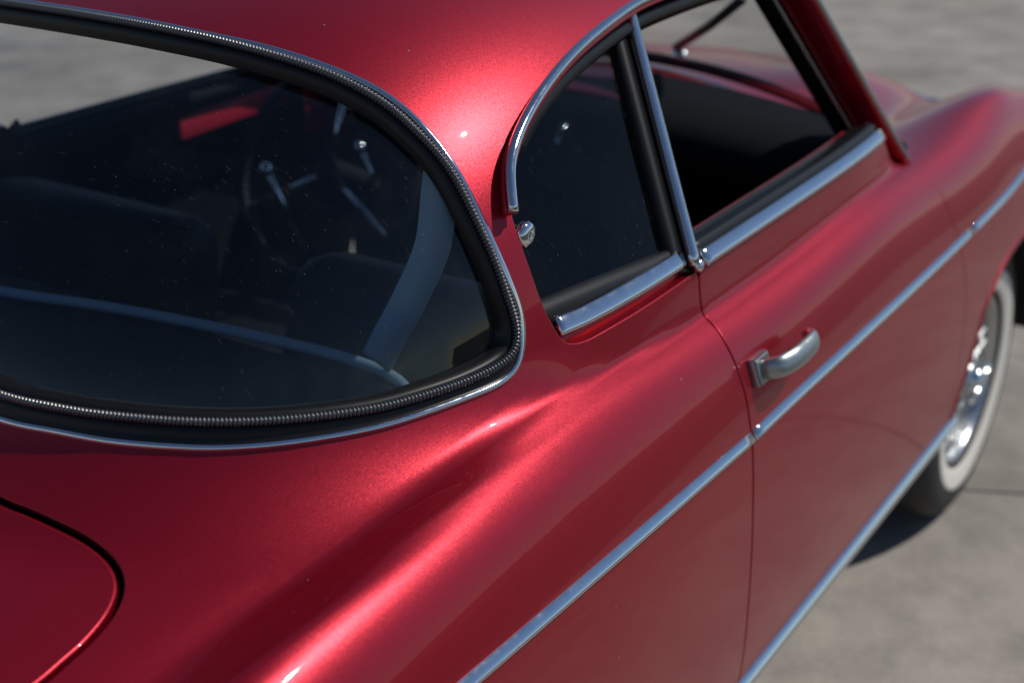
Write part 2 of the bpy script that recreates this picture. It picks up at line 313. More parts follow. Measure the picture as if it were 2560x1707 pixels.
def circle(r,n=12,c=(0,0)): return [(c[0]+r*math.cos(2*math.pi*i/n),c[1]+r*math.sin(2*math.pi*i/n)) for i in range(n)]
def inside(pts,poly):
    x,y=pts[:,0],pts[:,1]; res=np.zeros(len(pts),bool)
    a=poly; b=np.roll(poly,-1,0)
    for (x0,y0),(x1,y1) in zip(a,b):
        if y0==y1: continue
        c=((y0>y)!=(y1>y)); 
        if not c.any(): continue
        res^=c&(x<(x1-x0)*(y-y0)/(y1-y0)+x0)
    return res
SC=.78
def panel(name,loops,m,parent,step=.014,off=0.0,rim=.012,edge=.0014,label=None,lining=None):
    """trimmed piece of the body surface; loops (first one outer) in body coordinates (y, angle)"""
    L=[]
    for lp in loops:
        q=np.array(lp,float)*[1,SC]; keep=np.r_[True,np.linalg.norm(np.diff(q,axis=0),axis=1)>1e-4]; q=q[keep]
        if np.linalg.norm(q[0]-q[-1])<1e-4: q=q[:-1]
        L.append(q)
    lo=L[0].min(0); hi=L[0].max(0)
    gy,gt=np.meshgrid(np.arange(lo[0],hi[0],step),np.arange(lo[1],hi[1],step*.87),indexing='ij')
    gy=gy+(np.arange(gy.shape[1])%2)[None]*step*.5
    G=np.stack([gy.ravel(),gt.ravel()],1)
    ok=inside(G,L[0])
    for h in L[1:]: ok&=~inside(G,h)
    G=G[ok]
    from mathutils import kdtree
    kd=kdtree.KDTree(sum(len(q) for q in L)); c=0
    for q in L:
        for p in q: kd.insert((p[0],p[1],0),c); c+=1
    kd.balance()
    G=np.array([g for g in G if kd.find((g[0],g[1],0))[2]>step*.55])
    V=[];E=[]
    for q in L:
        s=len(V); V+=[Vector(p) for p in q]; k=len(q); E+=[(s+i,s+(i+1)%k) for i in range(k)]
    nb=len(V); V+=[Vector(p) for p in G]
    r=geometry.delaunay_2d_cdt(V,E,[],0,1e-7)
    ov=np.array([tuple(v) for v in r[0]]); tri=np.array([f for f in r[2]])
    cen=ov[tri].mean(1); ok=inside(cen,L[0])
    for h in L[1:]: ok&=~inside(cen,h)
    tri=tri[ok]
    y=ov[:,0]; th=ov[:,1]/SC
    N=normal(y,th); P=point(y,th)+N*off
    e1=P[tri[:,1]]-P[tri[:,0]]; e2=P[tri[:,2]]-P[tri[:,0]]
    flip=(np.cross(e1,e2)*N[tri[:,0]]).sum(1)<0
    tri[flip]=tri[flip][:,::-1]
    P0,N0,t0=P,N,tri
    VV=[P];NN_=[N];FF=[tuple(t) for t in tri]; base=len(P)
    if rim:
        for li,q in enumerate(L):
            yy=q[:,0]; tt=q[:,1]/SC; n_=normal(yy,tt); p_=point(yy,tt)+n_*off
            T,n2,S=frame(p_,n_,True)
            area=.5*np.sum(q[:,0]*np.roll(q[:,1],-1)-np.roll(q[:,0],-1)*q[:,1])
            # outward (away from the sheet): test numerically
            tst=(p_+S*.004); ty=tst[:,1]; tth=np.arctan2(tst[:,2]-ZC,tst[:,0])
            io=inside(np.stack([ty,tth*SC],1),L[0])
            for h in L[1:]: io&=~inside(np.stack([ty,tth*SC],1),h)
            if io.mean()>.5: S=-S
            k=len(p_)
            rings=[(p_,n_),(p_+S*edge*.7-n_*edge*.3,(n_+S)/1.414),(p_+S*edge-n_*edge,S),(p_+S*edge-n_*rim,S)]
            idx=[]
            for pp,nn in rings: VV.append(pp);NN_.append(nn);idx.append(base);base+=k
            for a,b in zip(idx[:-1],idx[1:]):
                for i in range(k):
                    j=(i+1)%k; FF.append((a+i,a+j,b+j,b+i))
    V=np.vstack(VV);N=np.vstack(NN_)
    # orient rim faces along their normals
    F2=[]
    for f in FF:
        if len(f)==4:
            nn=np.cross(V[f[1]]-V[f[0]],V[f[3]]-V[f[0]])
            if (nn*(N[f[0]]+N[f[3]])).sum()<0: f=f[::-1]
        F2.append(f)
    o=mesh(name,V,F2,m,parent,N=N,label=label)
    if lining:
        lname,lm,loff=lining
        mesh(lname,P0+N0*loff,[t[::-1] for t in t0],lm,parent,N=-N0)
    return o
def mir(c): c=np.array(c,float).copy(); c[:,1]=math.pi-c[:,1]; return c
def th_z(y,z):
    """angle of the side surface at height z"""
    y=np.atleast_1d(np.asarray(y,float)); z=np.broadcast_to(np.asarray(z,float),y.shape)
    lo=np.full(y.shape,-.12); hi=np.full(y.shape,1.35)
    for _ in range(40):
        m=(lo+hi)/2; q=point(y,m)[:,2]<z; lo=np.where(q,m,lo); hi=np.where(q,hi,m)
    return lo
def th_x(y,x,fn=None):
    y=np.atleast_1d(np.asarray(y,float)); x=np.broadcast_to(np.asarray(x,float),y.shape)
    lo=np.full(y.shape,.5); hi=np.full(y.shape,math.pi/2)
    for _ in range(40):
        m=(lo+hi)/2; q=point(y,m)[:,0]>x; lo=np.where(q,m,lo); hi=np.where(q,hi,m)
    return lo
def fine(c,step=.006,it=0):
    q=catmull(np.array(c)*[1,SC],step); q=smooth_line(q,it) if it else q
    return q/[1,SC]
def on(c,off=0.0):
    c=np.array(c); n=normal(c[:,0],c[:,1]); return point(c[:,0],c[:,1])+n*off,n
def offset_curve(c,d):
    """shift a surface curve sideways by d metres, in body coordinates"""
    P,N=on(c); T,N,S=frame(P,N); P=P+S*d
    return np.stack([P[:,1],np.arctan2(P[:,2]-ZC,P[:,0])],1)
def lathe(name,prof,m,parent,axis_at,n=64,sx=1,kind=None,label=None):
    """prof (along x, radius) spun round the x axis"""
    V=[];Fc=[];k=len(prof)
    for i in range(n):
        a=2*math.pi*i/n
        for x,r in prof: V.append((axis_at[0]+sx*x,axis_at[1]+r*math.cos(a),axis_at[2]+r*math.sin(a)))
    for i in range(n):
        j=(i+1)%n
        for q in range(k-1): Fc.append((i*k+q,i*k+q+1,j*k+q+1,j*k+q))
    o=mesh(name,V,Fc,m,parent,kind=kind,label=label)
    bm=bmesh.new(); bm.from_mesh(o.data); bmesh.ops.remove_doubles(bm,verts=bm.verts,dist=1e-5); bmesh.ops.recalc_face_normals(bm,faces=bm.faces); bm.to_mesh(o.data); bm.free()
    return o
def tube(name,P,r,m,parent,n=10,closed=False,scale=None,label=None,kind=None):
    P=np.asarray(P,float); up=np.tile([0,0,1.0],(len(P),1))+np.array([.01,.02,0])
    return sweep(name,P,up,circle(r,n),m,parent,closed,scale=scale,label=label,kind=kind)
def rbox(name,size,loc,m,parent,bev=.02,seg=4,rot=(0,0,0),taper=None,label=None):
    bm=bmesh.new(); bmesh.ops.create_cube(bm,size=1)
    for v in bm.verts: v.co=Vector((v.co.x*size[0],v.co.y*size[1],v.co.z*size[2]))
    if taper: 
        for v in bm.verts:
            if v.co.z>0: v.co.x*=taper; 
    bmesh.ops.bevel(bm,geom=bm.edges[:]+bm.verts[:],offset=bev,segments=seg,profile=.5,affect='EDGES')
    from mathutils import Euler
    M=Matrix.Translation(loc)@Euler(rot).to_matrix().to_4x4(); bm.transform(M)
    me=bpy.data.meshes.new(name); bm.to_mesh(me); bm.free(); me.polygons.foreach_set('use_smooth',[True]*len(me.polygons))
    return link(name,me,m,parent,label=label)
# ------------------------------------------------------------ ground: cast concrete slabs
gv=[(-200,-200,-.025),(200,-200,-.025),(200,200,-.025),(-200,200,-.025)]
ground=mesh('ground',gv,[(0,1,2,3)],M_JOINT,smooth=False); ground['kind']='structure'
ground['label']='dark joint filler bed under the concrete slabs'; 
A=R_(26); S_=4.2; gap=.007
ux=np.array([math.cos(A),math.sin(A)]); uy=np.array([-math.sin(A),math.cos(A)]); org=np.array([.70,.135])-np.array([math.cos(R_(26)),math.sin(R_(26))])*2.3
k=-1
def slab(i,j,ni=1,nj=1):
    c=[]
    for a,b_ in ((0,0),(1,0),(1,1),(0,1)):
        p=org+ux*(i+a*ni)*S_+uy*(j+b_*nj)*S_
        p+=ux*(gap/2 if a==0 else -gap/2)+uy*(gap/2 if b_==0 else -gap/2); c.append(p)
    bm=bmesh.new(); vs=[bm.verts.new((p[0],p[1],0)) for p in c]; f=bm.faces.new(vs)
    ext=bmesh.ops.extrude_face_region(bm,geom=[f]); 
    for g in ext['geom']:
        if isinstance(g,bmesh.types.BMVert): g.co.z=-.03
    bmesh.ops.recalc_face_normals(bm,faces=bm.faces)
    top=[e for e in bm.edges if all(abs(v.co.z)<1e-6 for v in e.verts)]
    bmesh.ops.bevel(bm,geom=top,offset=.006,segments=2,profile=.5,affect='EDGES')
    me=bpy.data.meshes.new('slab'); bm.to_mesh(me); bm.free()
    return link('slab',me,M_CONC,ground)
for i in range(-4,4):
    for j in range(-4,4): slab(i,j)
for a in ((-44,-44,88,40),(-44,4,88,40),(-44,-4,40,8),(4,-4,40,8)): slab(*a)
# unseen dark ground sheet, added so the car's side reflects dark
M_ADDED_DARK=mat('added_dark_ground',(.035,.035,.037),.9)
n,l,b=nodes(M_ADDED_DARK); t=noise(n,l,90,4); c=ramp(n,l,t.outputs[0],.3,.7,(.022,.022,.023),(.055,.054,.052)); l.new(c.outputs[0],b.inputs['Base Color'])
added_dark_sheet=mesh('added_dark_sheet',[(2.45,-150,.006),(190,-150,.006),(190,190,.006),(2.45,190,.006)],[(0,1,2,3)],M_ADDED_DARK,smooth=False); added_dark_sheet['kind']='structure'
# ------------------------------------------------------------ the car
car=bpy.data.objects.new('coupe_car',None); COL.objects.link(car)
car['label']='red metallic two-door coupe with chrome side strips and whitewall tyres'; car['category']='car'
HP=math.pi/2
# --- rear window outline
def rw(name,yb,yt):
    c=[(yb,HP)]+[p for p in CURVES[name] if p[1]<HP-.09]+[(yt,HP)]
    c=np.array(c); ext=np.vstack([mir(c[1:4])[::-1],c,mir(c[-4:-1])[::-1]])
    q=fine(ext,.005); d0=np.argmin(np.linalg.norm(q-c[0],axis=1)); d1=np.argmin(np.linalg.norm(q-c[-1],axis=1))
    q=q[d0:d1+1]; q[0]=c[0]; q[-1]=c[-1]; return smooth_line(q,8)
def split_resample(q,yc,n1,n2):
    P,_=on(q); 
    k=int(np.argmax(P[:,0]-.25*P[:,2]-.35*P[:,1]))
    def rs(a,n):
        p,_=on(a); d=np.r_[0,np.cumsum(np.linalg.norm(np.diff(p,axis=0),axis=1))]; s=np.linspace(0,d[-1],n)
        return np.stack([np.interp(s,d,a[:,i]) for i in range(2)],1)
    return np.vstack([rs(q[:k+1],n1),rs(q[k:],n2)[1:]])
RO=split_resample(rw('rear_window_outer',-2.028,-1.6965),0,190,190)
RB=split_resample(rw('rear_window_bead',-2.0215,-1.7072),0,190,190)
full=lambda c: np.vstack([c,mir(c[1:-1])[::-1]])
RO_f=full(RO); RB_f=full(RB)
# --- side window, gap, trunk curves
qe=np.array(CURVES['quarter_edge']); re=np.array(CURVES['roof_edge'])
y_h=-.775
pr,_=on(re[-2:]); 
# roof edge carried on to the windscreen header
ext=[]
for y in (-1.0,-.86,y_h):
    ext.append((y,th_x([y],.480+.0*(y+1.1))[0]))
re_full=np.vstack([re,ext])
# corner: quarter edge starts under the rail
side_open=np.vstack([fine(np.vstack([qe[::-1],re_full]),.006,3)])   # from gap corner back, round the pillar, forward to header
gapc=fine(CURVES['door_gap'],.006,3)
Z_SILL=.352
gap_bot=np.array([[gapc[-1,0],th_z(gapc[-1,0],Z_SILL)[0]]])
gapc=np.vstack([gapc,gap_bot])
def sill_line(y0,y1,arch=None,z=Z_SILL,step=.015):
    """bottom edge going from y0 to y1, with a wheel arch polyline (y,z) if given"""
    ys=np.linspace(y0,y1,max(3,int(abs(y1-y0)/step))); zs=np.full(len(ys),z)
    return np.stack([ys,th_z(ys,zs)],1)
def arch_line(cy,cz,ry,rz,z,ang0=None,n=40,flip=False):
    a0=math.asin((z-cz)/rz); a=np.linspace(math.pi-a0,a0,n)
    ys=cy+ry*np.cos(a); zs=cz+rz*np.sin(a)
    q=np.stack([ys,th_z(ys,zs)],1); return q[::-1] if flip else q
ra=arch_line(-2.34,.30,.345,.345,Z_SILL)   # from rear to front
ra_y0,ra_y1=ra[0,0],ra[-1,0]
right_bottom=np.vstack([sill_line(gapc[-1,0]-.002,ra_y1+.004),ra[::-1],sill_line(ra_y0-.004,-2.745)])
tail=np.stack([np.full(60,-2.745),np.linspace(right_bottom[-1,1],math.pi-right_bottom[-1,1],60)],1)
G2=.003
gap_body=gapc.copy(); gap_body[:,0]-=G2
gap_door=gapc.copy(); gap_door[:,0]+=G2
header=[]
xs=np.linspace(.47,-.47,41)
for x in xs:
    y=-.70-.075*(abs(x)/.478)**2
    t=th_x([y],abs(x))[0] if abs(x)>1e-6 else HP
    header.append((y,t if x>=0 else math.pi-t))
header=np.array(header)
R_up=side_open.copy(); R_up=R_up[np.r_[True,np.linalg.norm(np.diff(R_up,axis=0),axis=1)>1e-5]]
# gap corner: start of the body edge at the belt
R_edge=np.vstack([gap_body[::-1],R_up[2:]])       # sill -> belt -> quarter -> rail -> header
outer=np.vstack([R_edge,header,mir(R_edge)[::-1],mir(right_bottom),tail[::-1][1:-1],right_bottom[::-1]])
tg=np.array(CURVES['trunk_gap']); tg=np.vstack([[(-2.044,HP-.22)],tg]) ; 
P_,_=on(tg)
tr_c=np.vstack([[(-2.046,HP)],tg[1:],[( -2.30,th_x([-2.30],.470)[0]),(-2.45,th_x([-2.45],.45)[0]),(-2.60,th_x([-2.60],.415)[0]),(-2.665,th_x([-2.665],.36)[0]),(-2.69,th_x([-2.69],.25)[0]),(-2.70,HP)]])
q=fine(np.vstack([mir(tr_c[1:3])[::-1],tr_c,mir(tr_c[-3:-1])[::-1]]),.006,2)
a=np.argmin(np.linalg.norm(q-tr_c[0],axis=1)); b_=np.argmin(np.linalg.norm(q-tr_c[-1],axis=1)); q=q[a:b_+1]; q[0]=tr_c[0]; q[-1]=tr_c[-1]
def inset(q,d):
    P,N=on(q); T,N,S=frame(P,N); P=P+S*d
    r=np.stack([P[:,1],np.arctan2(P[:,2]-ZC,P[:,0])],1); r[0,1]=HP; r[-1,1]=HP; return r
qa,qb=inset(q,.0058),inset(q,-.0058)
# choose the larger one as the hole
if np.ptp(qa[:,0])<np.ptp(qb[:,0]): qa,qb=qb,qa
body=panel('body_shell',[outer,RO_f,full(qa)],M_PAINT,car,step=.013,rim=.018,edge=.0018,label='red painted roof, rear quarter panels and tail of the coupe',lining=('inner_lining',M_DARK,-.024))
panel('trunk_lid',[full(qb)],M_PAINT,car,step=.015,rim=.016,edge=.0038,label='red trunk lid behind the rear window')
# --- dark gutter under the trunk gap
gp,gn=on(full(q),-.022); sweep('trunk_seal',gp,gn,[(-.014,0),(.014,0),(.014,-.004),(-.014,-.004)],M_RUBBER,car,closed=True)
gp,gn=on(gapc[::2],-.022); sweep('door_jamb',gp,gn,[(-.02,0),(.02,0),(.02,-.004),(-.02,-.004)],M_RUBBER,car)
gp,gn=on(mir(gapc[::2]),-.022); sweep('door_jamb',gp,gn,[(-.02,0),(.02,0),(.02,-.004),(-.02,-.004)],M_RUBBER,car)
# --- doors
def door_loop(zbelt,zb2):
    yb0=gap_door[2,0]
    belt_y=np.linspace(-1.292,-.63,40); belt=np.stack([belt_y,th_z(belt_y,np.full(40,zbelt))],1)
    fy=np.array([-.60,-.565,-.525,-.505,-.495,-.48,-.45,-.415,-.392,-.384,-.382,-.382]); fz=np.array([zbelt-.004,zb2+.02,zb2,.885,.86,.82,.77,.70,.62,.52,.44,Z_SILL])
    fr=np.stack([fy,th_z(fy,fz)],1); fr=fine(fr,.008,3)
    bot=sill_line(-.384,gap_door[-1,0]+.002)
    g=gap_door[3:]
    return np.vstack([belt,fr,bot[1:-1],g[::-1]])
DL=door_loop(.966,.91)
door=panel('door',[DL],M_PAINT,car,rim=.014,edge=.0018,step=.014,label='red door below the open side window',lining=('door_lining',M_DARK,-.045))
DL2=mir(door_loop(.930,.905))
door2=panel('door',[DL2],M_PAINT,car,rim=.014,edge=.0018,step=.02,label='red door on the far side, seen through the rear window',lining=('door_lining',M_DARK,-.045))
# --- nose: front fenders and hood (surface without the cabin)
USE_DOME=False
fa=[(y,float(point([y],[t])[0,2])) for y,t in CURVES['front_arch']]
AR=[(fa[0][0]-.004,Z_SILL)]+fa[1:]+[(.07,.648),(.15,.632),(.22,.600),(.285,.545),(.33,.46),(.345,Z_SILL)]
ar_yz=catmull(np.array(AR),.012); ar_c=np.stack([ar_yz[:,0],th_z(ar_yz[:,0],ar_yz[:,1])],1)
X_V=.462
def fender_loop():
    fy=np.array([-.56,-.54,-.52,-.503,-.491,-.476,-.446,-.411,-.388,-.380,-.378,-.378]); fz=np.array([.8985,.897,.893,.880,.86,.82,.77,.70,.62,.52,.44,Z_SILL])
    fr=np.stack([fy,th_z(fy,fz)],1)[1:]; fr=fine(fr,.008,2)
    b1=sill_line(-.376,AR[0][0]-.003); b2=sill_line(.349,.74)
    fx=np.stack([np.full(30,.745),np.linspace(th_z([.745],Z_SILL)[0],th_x([.745],X_V)[0],30)],1)
    vy=np.linspace(.74,-.56,70); vl=np.stack([vy,th_x(vy,X_V)],1)
    back=np.stack([np.full(8,-.56),np.linspace(vl[-1,1],fr[0,1],8)],1)[1:-1]
    return np.vstack([fr,b1[1:],ar_c[1:-1],b2,fx[1:-1],vl,back])
FL=fender_loop()
for lp,lab in ((FL,'red front fender curving over the whitewall wheel'),(mir(FL),'red front fender on the far side')):
    fd=panel('front_fender',[lp],M_PAINT,car,step=.016,rim=.02,edge=.002,label=lab)
hy=np.linspace(-.56,.74,60); hr=np.stack([hy,th_x(hy,X_V-.003)],1)
hoodl=np.vstack([hr,np.stack([np.full(28,.745),np.linspace(hr[-1,1],math.pi-hr[-1,1],30)[1:-1]],1),mir(hr)[::-1],np.stack([np.full(28,-.56),np.linspace(math.pi-hr[0,1],hr[0,1],30)[1:-1]],1)])
panel('hood',[hoodl],M_PAINT,car,step=.02,rim=.012,edge=.002,label='red hood with a raised centre')
for cc in (ar_c,mir(ar_c)):
    gp,gn=on(resample(cc*[1,SC],step=.012)/[1,SC],-.004); sweep('arch_lip',gp,gn,circle(.007,10),M_PAINT,car)
# closing panels at both ends
for nm,y in (('front_bulkhead',.742),('rear_bulkhead',-2.742)):
    t=np.linspace(th_z([y],Z_SILL)[0],math.pi-th_z([y],Z_SILL)[0],80); P,_=on(np.stack([np.full(80,y),t],1),-.004)
    mesh(nm,P,[tuple(range(80))],M_PAINT,car,smooth=False)
USE_DOME=True
USE_DOME=True
# --- rear window: glass, rubber, ribbed bead, bright trim
PB,NB=on(RB_f); PO,NO=on(RO_f)
T_,NBn,S_b=frame(PB,NB,True)
if ((PO-PB)*S_b).sum()<0: S_b=-S_b
gl_P=PB-S_b*.006; gl=np.stack([gl_P[:,1],np.arctan2(gl_P[:,2]-ZC,gl_P[:,0])],1)
panel('rear_window',[gl],M_GLASS,car,step=.02,off=-.014,rim=0,label='large curved rear window, scratched and dusty')
rings=[(PO+S_b*.001-NO*.004),(PO-S_b*.001+NO*.0022),(.75*PO+.25*PB+NBn*.0012),(.5*PO+.5*PB+NBn*.0022),(.3*PO+.7*PB+NBn*.0036),
       PB+S_b*.0050+NBn*.0028,PB+NBn*.0015,PB-S_b*.0042+NBn*.0018,PB-S_b*.0075+NBn*.0002,PB-S_b*.0110-NBn*.006,PB-S_b*.0125-NBn*.0145]
k=len(PB); V=np.vstack(rings); Fc=[(a*k+i,a*k+(i+1)%k,(a+1)*k+(i+1)%k,(a+1)*k+i) for a in range(len(rings)-1) for i in range(k)]
seal=mesh('window_seal',V,Fc,M_RUBBER,car,label='black rubber seal around the rear window')
bm=bmesh.new(); bm.from_mesh(seal.data); bmesh.ops.recalc_face_normals(bm,faces=bm.faces); bm.to_mesh(seal.data); bm.free()
# ribbed bead: one ring of beads along the seal
def dense(P,N,n):
    Pc=np.vstack([P,P[:1]]); Nc=np.vstack([N,N[:1]]); d=np.r_[0,np.cumsum(np.linalg.norm(np.diff(Pc,axis=0),axis=1))]
    s=np.linspace(0,d[-1],n,endpoint=False); return np.stack([np.interp(s,d,Pc[:,i]) for i in range(3)],1),np.stack([np.interp(s,d,Nc[:,i]) for i in range(3)],1),d[-1]
_,_,Ltot=dense(PB,NBn,10); ribs=int(Ltot/.0040); per=6
bp,bn,_=dense(PB+NBn*.0055,NBn,ribs*per)
sc_=np.array([[.66,.92,1.0,1.0,.92,.66][i%per] for i in range(ribs*per)])
sweep('ribbed_bead',bp,bn,circle(.0047,10),M_BEAD,car,closed=True,scale=sc_,kind='stuff',label='ribbed black locking bead set in the rear window seal')
sweep('window_trim',PO+NO*.0005,NO,half_round(.0085,.0042,8,-.003),M_CHROME,car,closed=True,label='thin bright trim around the rear window')
# --- strips along the side
def wedge(w,h,sg,base=-.003):
    """moulding with a broad upper facet and a short lower one"""
    pr=[(-.5,base/w),(-.5,.04),(-.46,.16),(-.30,.42),(-.08,.74),(.12,.94),(.24,1.0),(.34,.96),(.42,.78),(.47,.45),(.5,.1),(.5,base/w)]
    return [(sg*a*w,(b*h if b>0 else base)) for a,b in pr]
def strip_piece(c,w,h,name,lab=None,m=None,parent=car,off=0):
    for s in (0,1):
        cc=mir(c) if s else c
        P,N=on(cc,off); sweep(name,P,N,wedge(w*1.15,h*1.25,-1 if s else 1),m or M_CHROME,parent,label=lab)
USE_DOME=True
sd=np.array(CURVES['side_strip']); 
ys=sd[:,0]; zz=point(sd[:,0],sd[:,1])[:,2]
def strip_curve(y0,y1,zf,step=.02):
    y=np.linspace(y0,y1,max(4,int(abs(y1-y0)/step))); return np.stack([y,th_z(y,zf(y))],1)
zs_=np.poly1d(np.polyfit(ys[:5],zz[:5],2)); zd_=np.poly1d(np.polyfit(ys[4:],zz[4:],3))
strip_piece(strip_curve(-2.5,-1.304,lambda y:np.where(y<-1.92,zs_(-1.92)+.02*(y+1.92),zs_(y))),.0125,.0055,'side_strip','bright strip along the rear quarter panel')
strip_piece(strip_curve(-1.296,-.385,zd_),.0125,.0055,'side_strip','bright strip along the door')
USE_DOME=False
strip_piece(strip_curve(-.375,.55,lambda y:np.where(y>0,zd_(0)+.02*y,zd_(y))),.0125,.0055,'side_strip','bright strip along the front fender')
USE_DOME=True
strip_piece(strip_curve(-1.98,-.30,lambda y:.377+0*y),.016,.0105,'sill_strip','bright strip along the bottom of the sill')
# --- belt trims
def belt_trim(c_low,c_high,name,off,lab):
    lo=np.array(CURVES[c_low]); hi=np.array(CURVES[c_high])
    pl=point(lo[:,0],lo[:,1]); ph=point(hi[:,0],hi[:,1])
    return pl,ph
yb=np.linspace(-1.288,-.628,50)
for s in (0,1):
    zb=(.9815 if not s else .944)
    c=np.stack([yb,th_z(yb,np.full(50,zb))],1); c=mir(c) if s else c
    P,N=on(c,-.001); d=door2 if s else door
    sweep('belt_trim',P,N,wedge(.0205,.010,-1 if s else 1,-.006),M_CHROME,d,label='bright trim along the window sill of the door')
    P2,N2=on(np.stack([c[:,0],c[:,1]],1),-.016); P2=P2+np.array([0,0,.006])
    sweep('sill_rubber',P2,N2,[(-.016,-.006),(.012,-.006),(.012,.006),(-.010,.008)],M_RUBBER,d)
    P3,N3=on(c,-.050); P3=P3+np.array([0,0,-.004])
    sl_=slice(0,50)
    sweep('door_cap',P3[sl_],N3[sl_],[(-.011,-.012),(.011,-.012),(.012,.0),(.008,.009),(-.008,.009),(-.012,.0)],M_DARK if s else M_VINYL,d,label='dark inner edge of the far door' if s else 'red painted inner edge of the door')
    P4,N4=on(c,-.033); P4=P4+np.array([0,0,-.006]); sweep('window_slot',P4,N4,[(-.02,-.012),(.006,-.012),(.006,.012),(-.02,.012)],M_RUBBER,d)
# red trim inside the far side of the cabin, in the sun
rbox('door_cap',(.012,.30,.044),(-.603,-.79,.886),M_VINYL,door2,.004,2,(R_(2),0,0),label='red padded strip inside the far door')
rbox('kick_panel',(.012,.17,.10),(-.590,-.515,.845),M_VINYL,car,.004,2,label='red kick panel beside the far end of the dashboard')
# --- side window: post, quarter glass, trims
def side_window(s):
    sg=-1 if s else 1
    fx=lambda P: np.asarray(P,float)*np.array([sg,1,1])
    top=np.array([.482,-1.211,1.249]); bot=np.array([.631,-1.306,.985])
    if s: top[1]-=.16; bot[1]-=.16
    d=top-bot
    nrm=np.array([.87,.0,.49]); along=np.array([0,1,0.])
    P=np.stack([bot+d*t for t in np.linspace(-.03,1.02,24)]); N=np.tile(nrm,(24,1))
    w=.0082
    sweep('window_post',fx(P+N*.004),fx(N),[(-w,-.008),(-w,.003),(-w*.6,.0065),(0,.0078),(w*.6,.0065),(w,.003),(w,-.008)],M_CHROME,car,label='bright post between the quarter window and the door window')
    P2=P-np.array([0,.0175,0])-N*.006
    sweep('post_channel',fx(P2),fx(N),[(-.017,-.012),(-.017,.004),(.014,.004),(.014,-.012)],M_RUBBER,car)
    P3=P+np.array([0,.010,0])-N*.008
    sweep('post_channel',fx(P3),fx(N),[(-.006,-.012),(-.006,.004),(.004,.004),(.004,-.012)],M_RUBBER,car)
    # small polished foot of the post
    f=lathe('post_foot',[(-.006,.0),(-.006,.0085),(.002,.0085),(.006,.006),(.0075,.0)],M_CHROME,car,fx(bot+np.array([.010,.001,-.006])),20,sg)
    # flat quarter glass in the plane of the post and the rear lower corner
    a=bot; b2=np.array([.603,-1.60,1.0]); n2=np.cross(b2-a,top-a); n2/=np.linalg.norm(n2); n2*=np.sign(n2[0])
    eu=(b2-a)/np.linalg.norm(b2-a); ev=np.cross(n2,eu); ev*=np.sign(ev[2])
    o0=a-n2*.010
    gu=[(.02,.012),(.16,.016),(.30,.018),(.335,.03),(.35,.075),(.345,.15),(.325,.20),(.28,.235),(.20,.265),(.10,.285),(-.02,.30),(-.075,.305)]
    ring=catmull(np.array(gu),.01)
    V=[o0+eu*p[0]+ev*p[1] for p in ring]; mesh('quarter_glass',fx(np.array(V)),[tuple(range(len(V)))],M_QGLASS,car,smooth=False,label='dark quarter window glass')
    # rubber under the glass
    base=np.array([o0+eu*t+ev*(.010+.002*math.sin(t*6)) for t in np.linspace(.0,.325,30)]); 
    sweep('glass_rubber',fx(base),fx(np.tile(n2,(30,1))),[(-.016,-.006),(-.016,.007),(-.004,.010),(.009,.007),(.012,.002),(.012,-.006)],M_RUBBER,car)
    lo=np.array(CURVES['quarter_chrome_low']); hi=np.array(CURVES['quarter_chrome_high'])
    yq=np.linspace(-1.579,-1.326-.13*s,30); zq=np.interp(yq,[-1.579,-1.54,-1.326],[.9885,.9875,.991])
    c=np.stack([yq,th_z(yq,zq)],1); P,N=on(c,-.010); 
    sweep('quarter_sill_trim',fx(P),fx(N),wedge(.021,.009,sg,-.004),M_CHROME,car,label='bright trim under the quarter window')
    # painted step below the trim
    yq=np.linspace(-1.575,-1.306-.12*s,30); c=np.stack([yq,th_z(yq,np.full(30,.9695))],1); P,N=on(c,-.013); P=P+np.array([0,0,.002])
    sweep('sill_step',fx(P),fx(N),[(-.012,-.01),(-.012,.0),(.014,.0),(.014,-.01)],M_PAINT,car)
    # pop-out knob
    kp=np.array([.581,-1.591,1.090])+np.array([-.004,.0,0]); 
    kb=lathe('glass_knob',[(-.022,.0),(-.022,.008),(-.006,.008),(-.006,.0135),(-.001,.0148),(.003,.0125),(.005,.007),(.0055,.0024),(.0042,.0020),(.0042,0)],M_CHROME,car,fx(kp),32,sg,label='round chrome catch on the quarter window')
    # drip rail
    dr=np.array(CURVES['drip_rail']); P,N=on(fine(dr,.008,4),0)
    e=[]
    for yy in (-1.05,-.93,-.84,-.765): e.append((yy,th_x([yy],.4815)[0]))
    crv=fine(np.vstack([dr,e]),.008,6); P,N=on(crv,.0)
    lift=np.full(len(P),.017); P=P+N*lift[:,None]
    sweep('drip_rail',fx(P),fx(N),half_round(.0115,.0052,11,-.0035),M_CHROME,car,label='bright drip rail over the side window')
    sweep('rail_flange',fx(P-N*.004),fx(N),[(-sg*.004,-.016),(-sg*.004,.0),(sg*.0085,.0),(sg*.0085,-.003),(sg*.002,-.016)],M_PAINT,car)
    # screw at the tail of the rail
    sp,sn=P[4],N[4]; M=Matrix.Translation(Vector(fx(sp+sn*.0035)))@Vector(fx(sn)).to_track_quat('Z','Y').to_matrix().to_4x4()
    bm=bmesh.new(); bmesh.ops.create_uvsphere(bm,u_segments=14,v_segments=8,radius=.0034); 
    for v in bm.verts: v.co.z*=.45
    bm.transform(M); me=bpy.data.meshes.new('rail_screw'); bm.to_mesh(me); bm.free(); link('rail_screw',me,M_CHROME,car)
    # headliner edge under the roof rail
    P5=P[int(len(P)*.12):]; N5=N[int(len(P)*.12):]
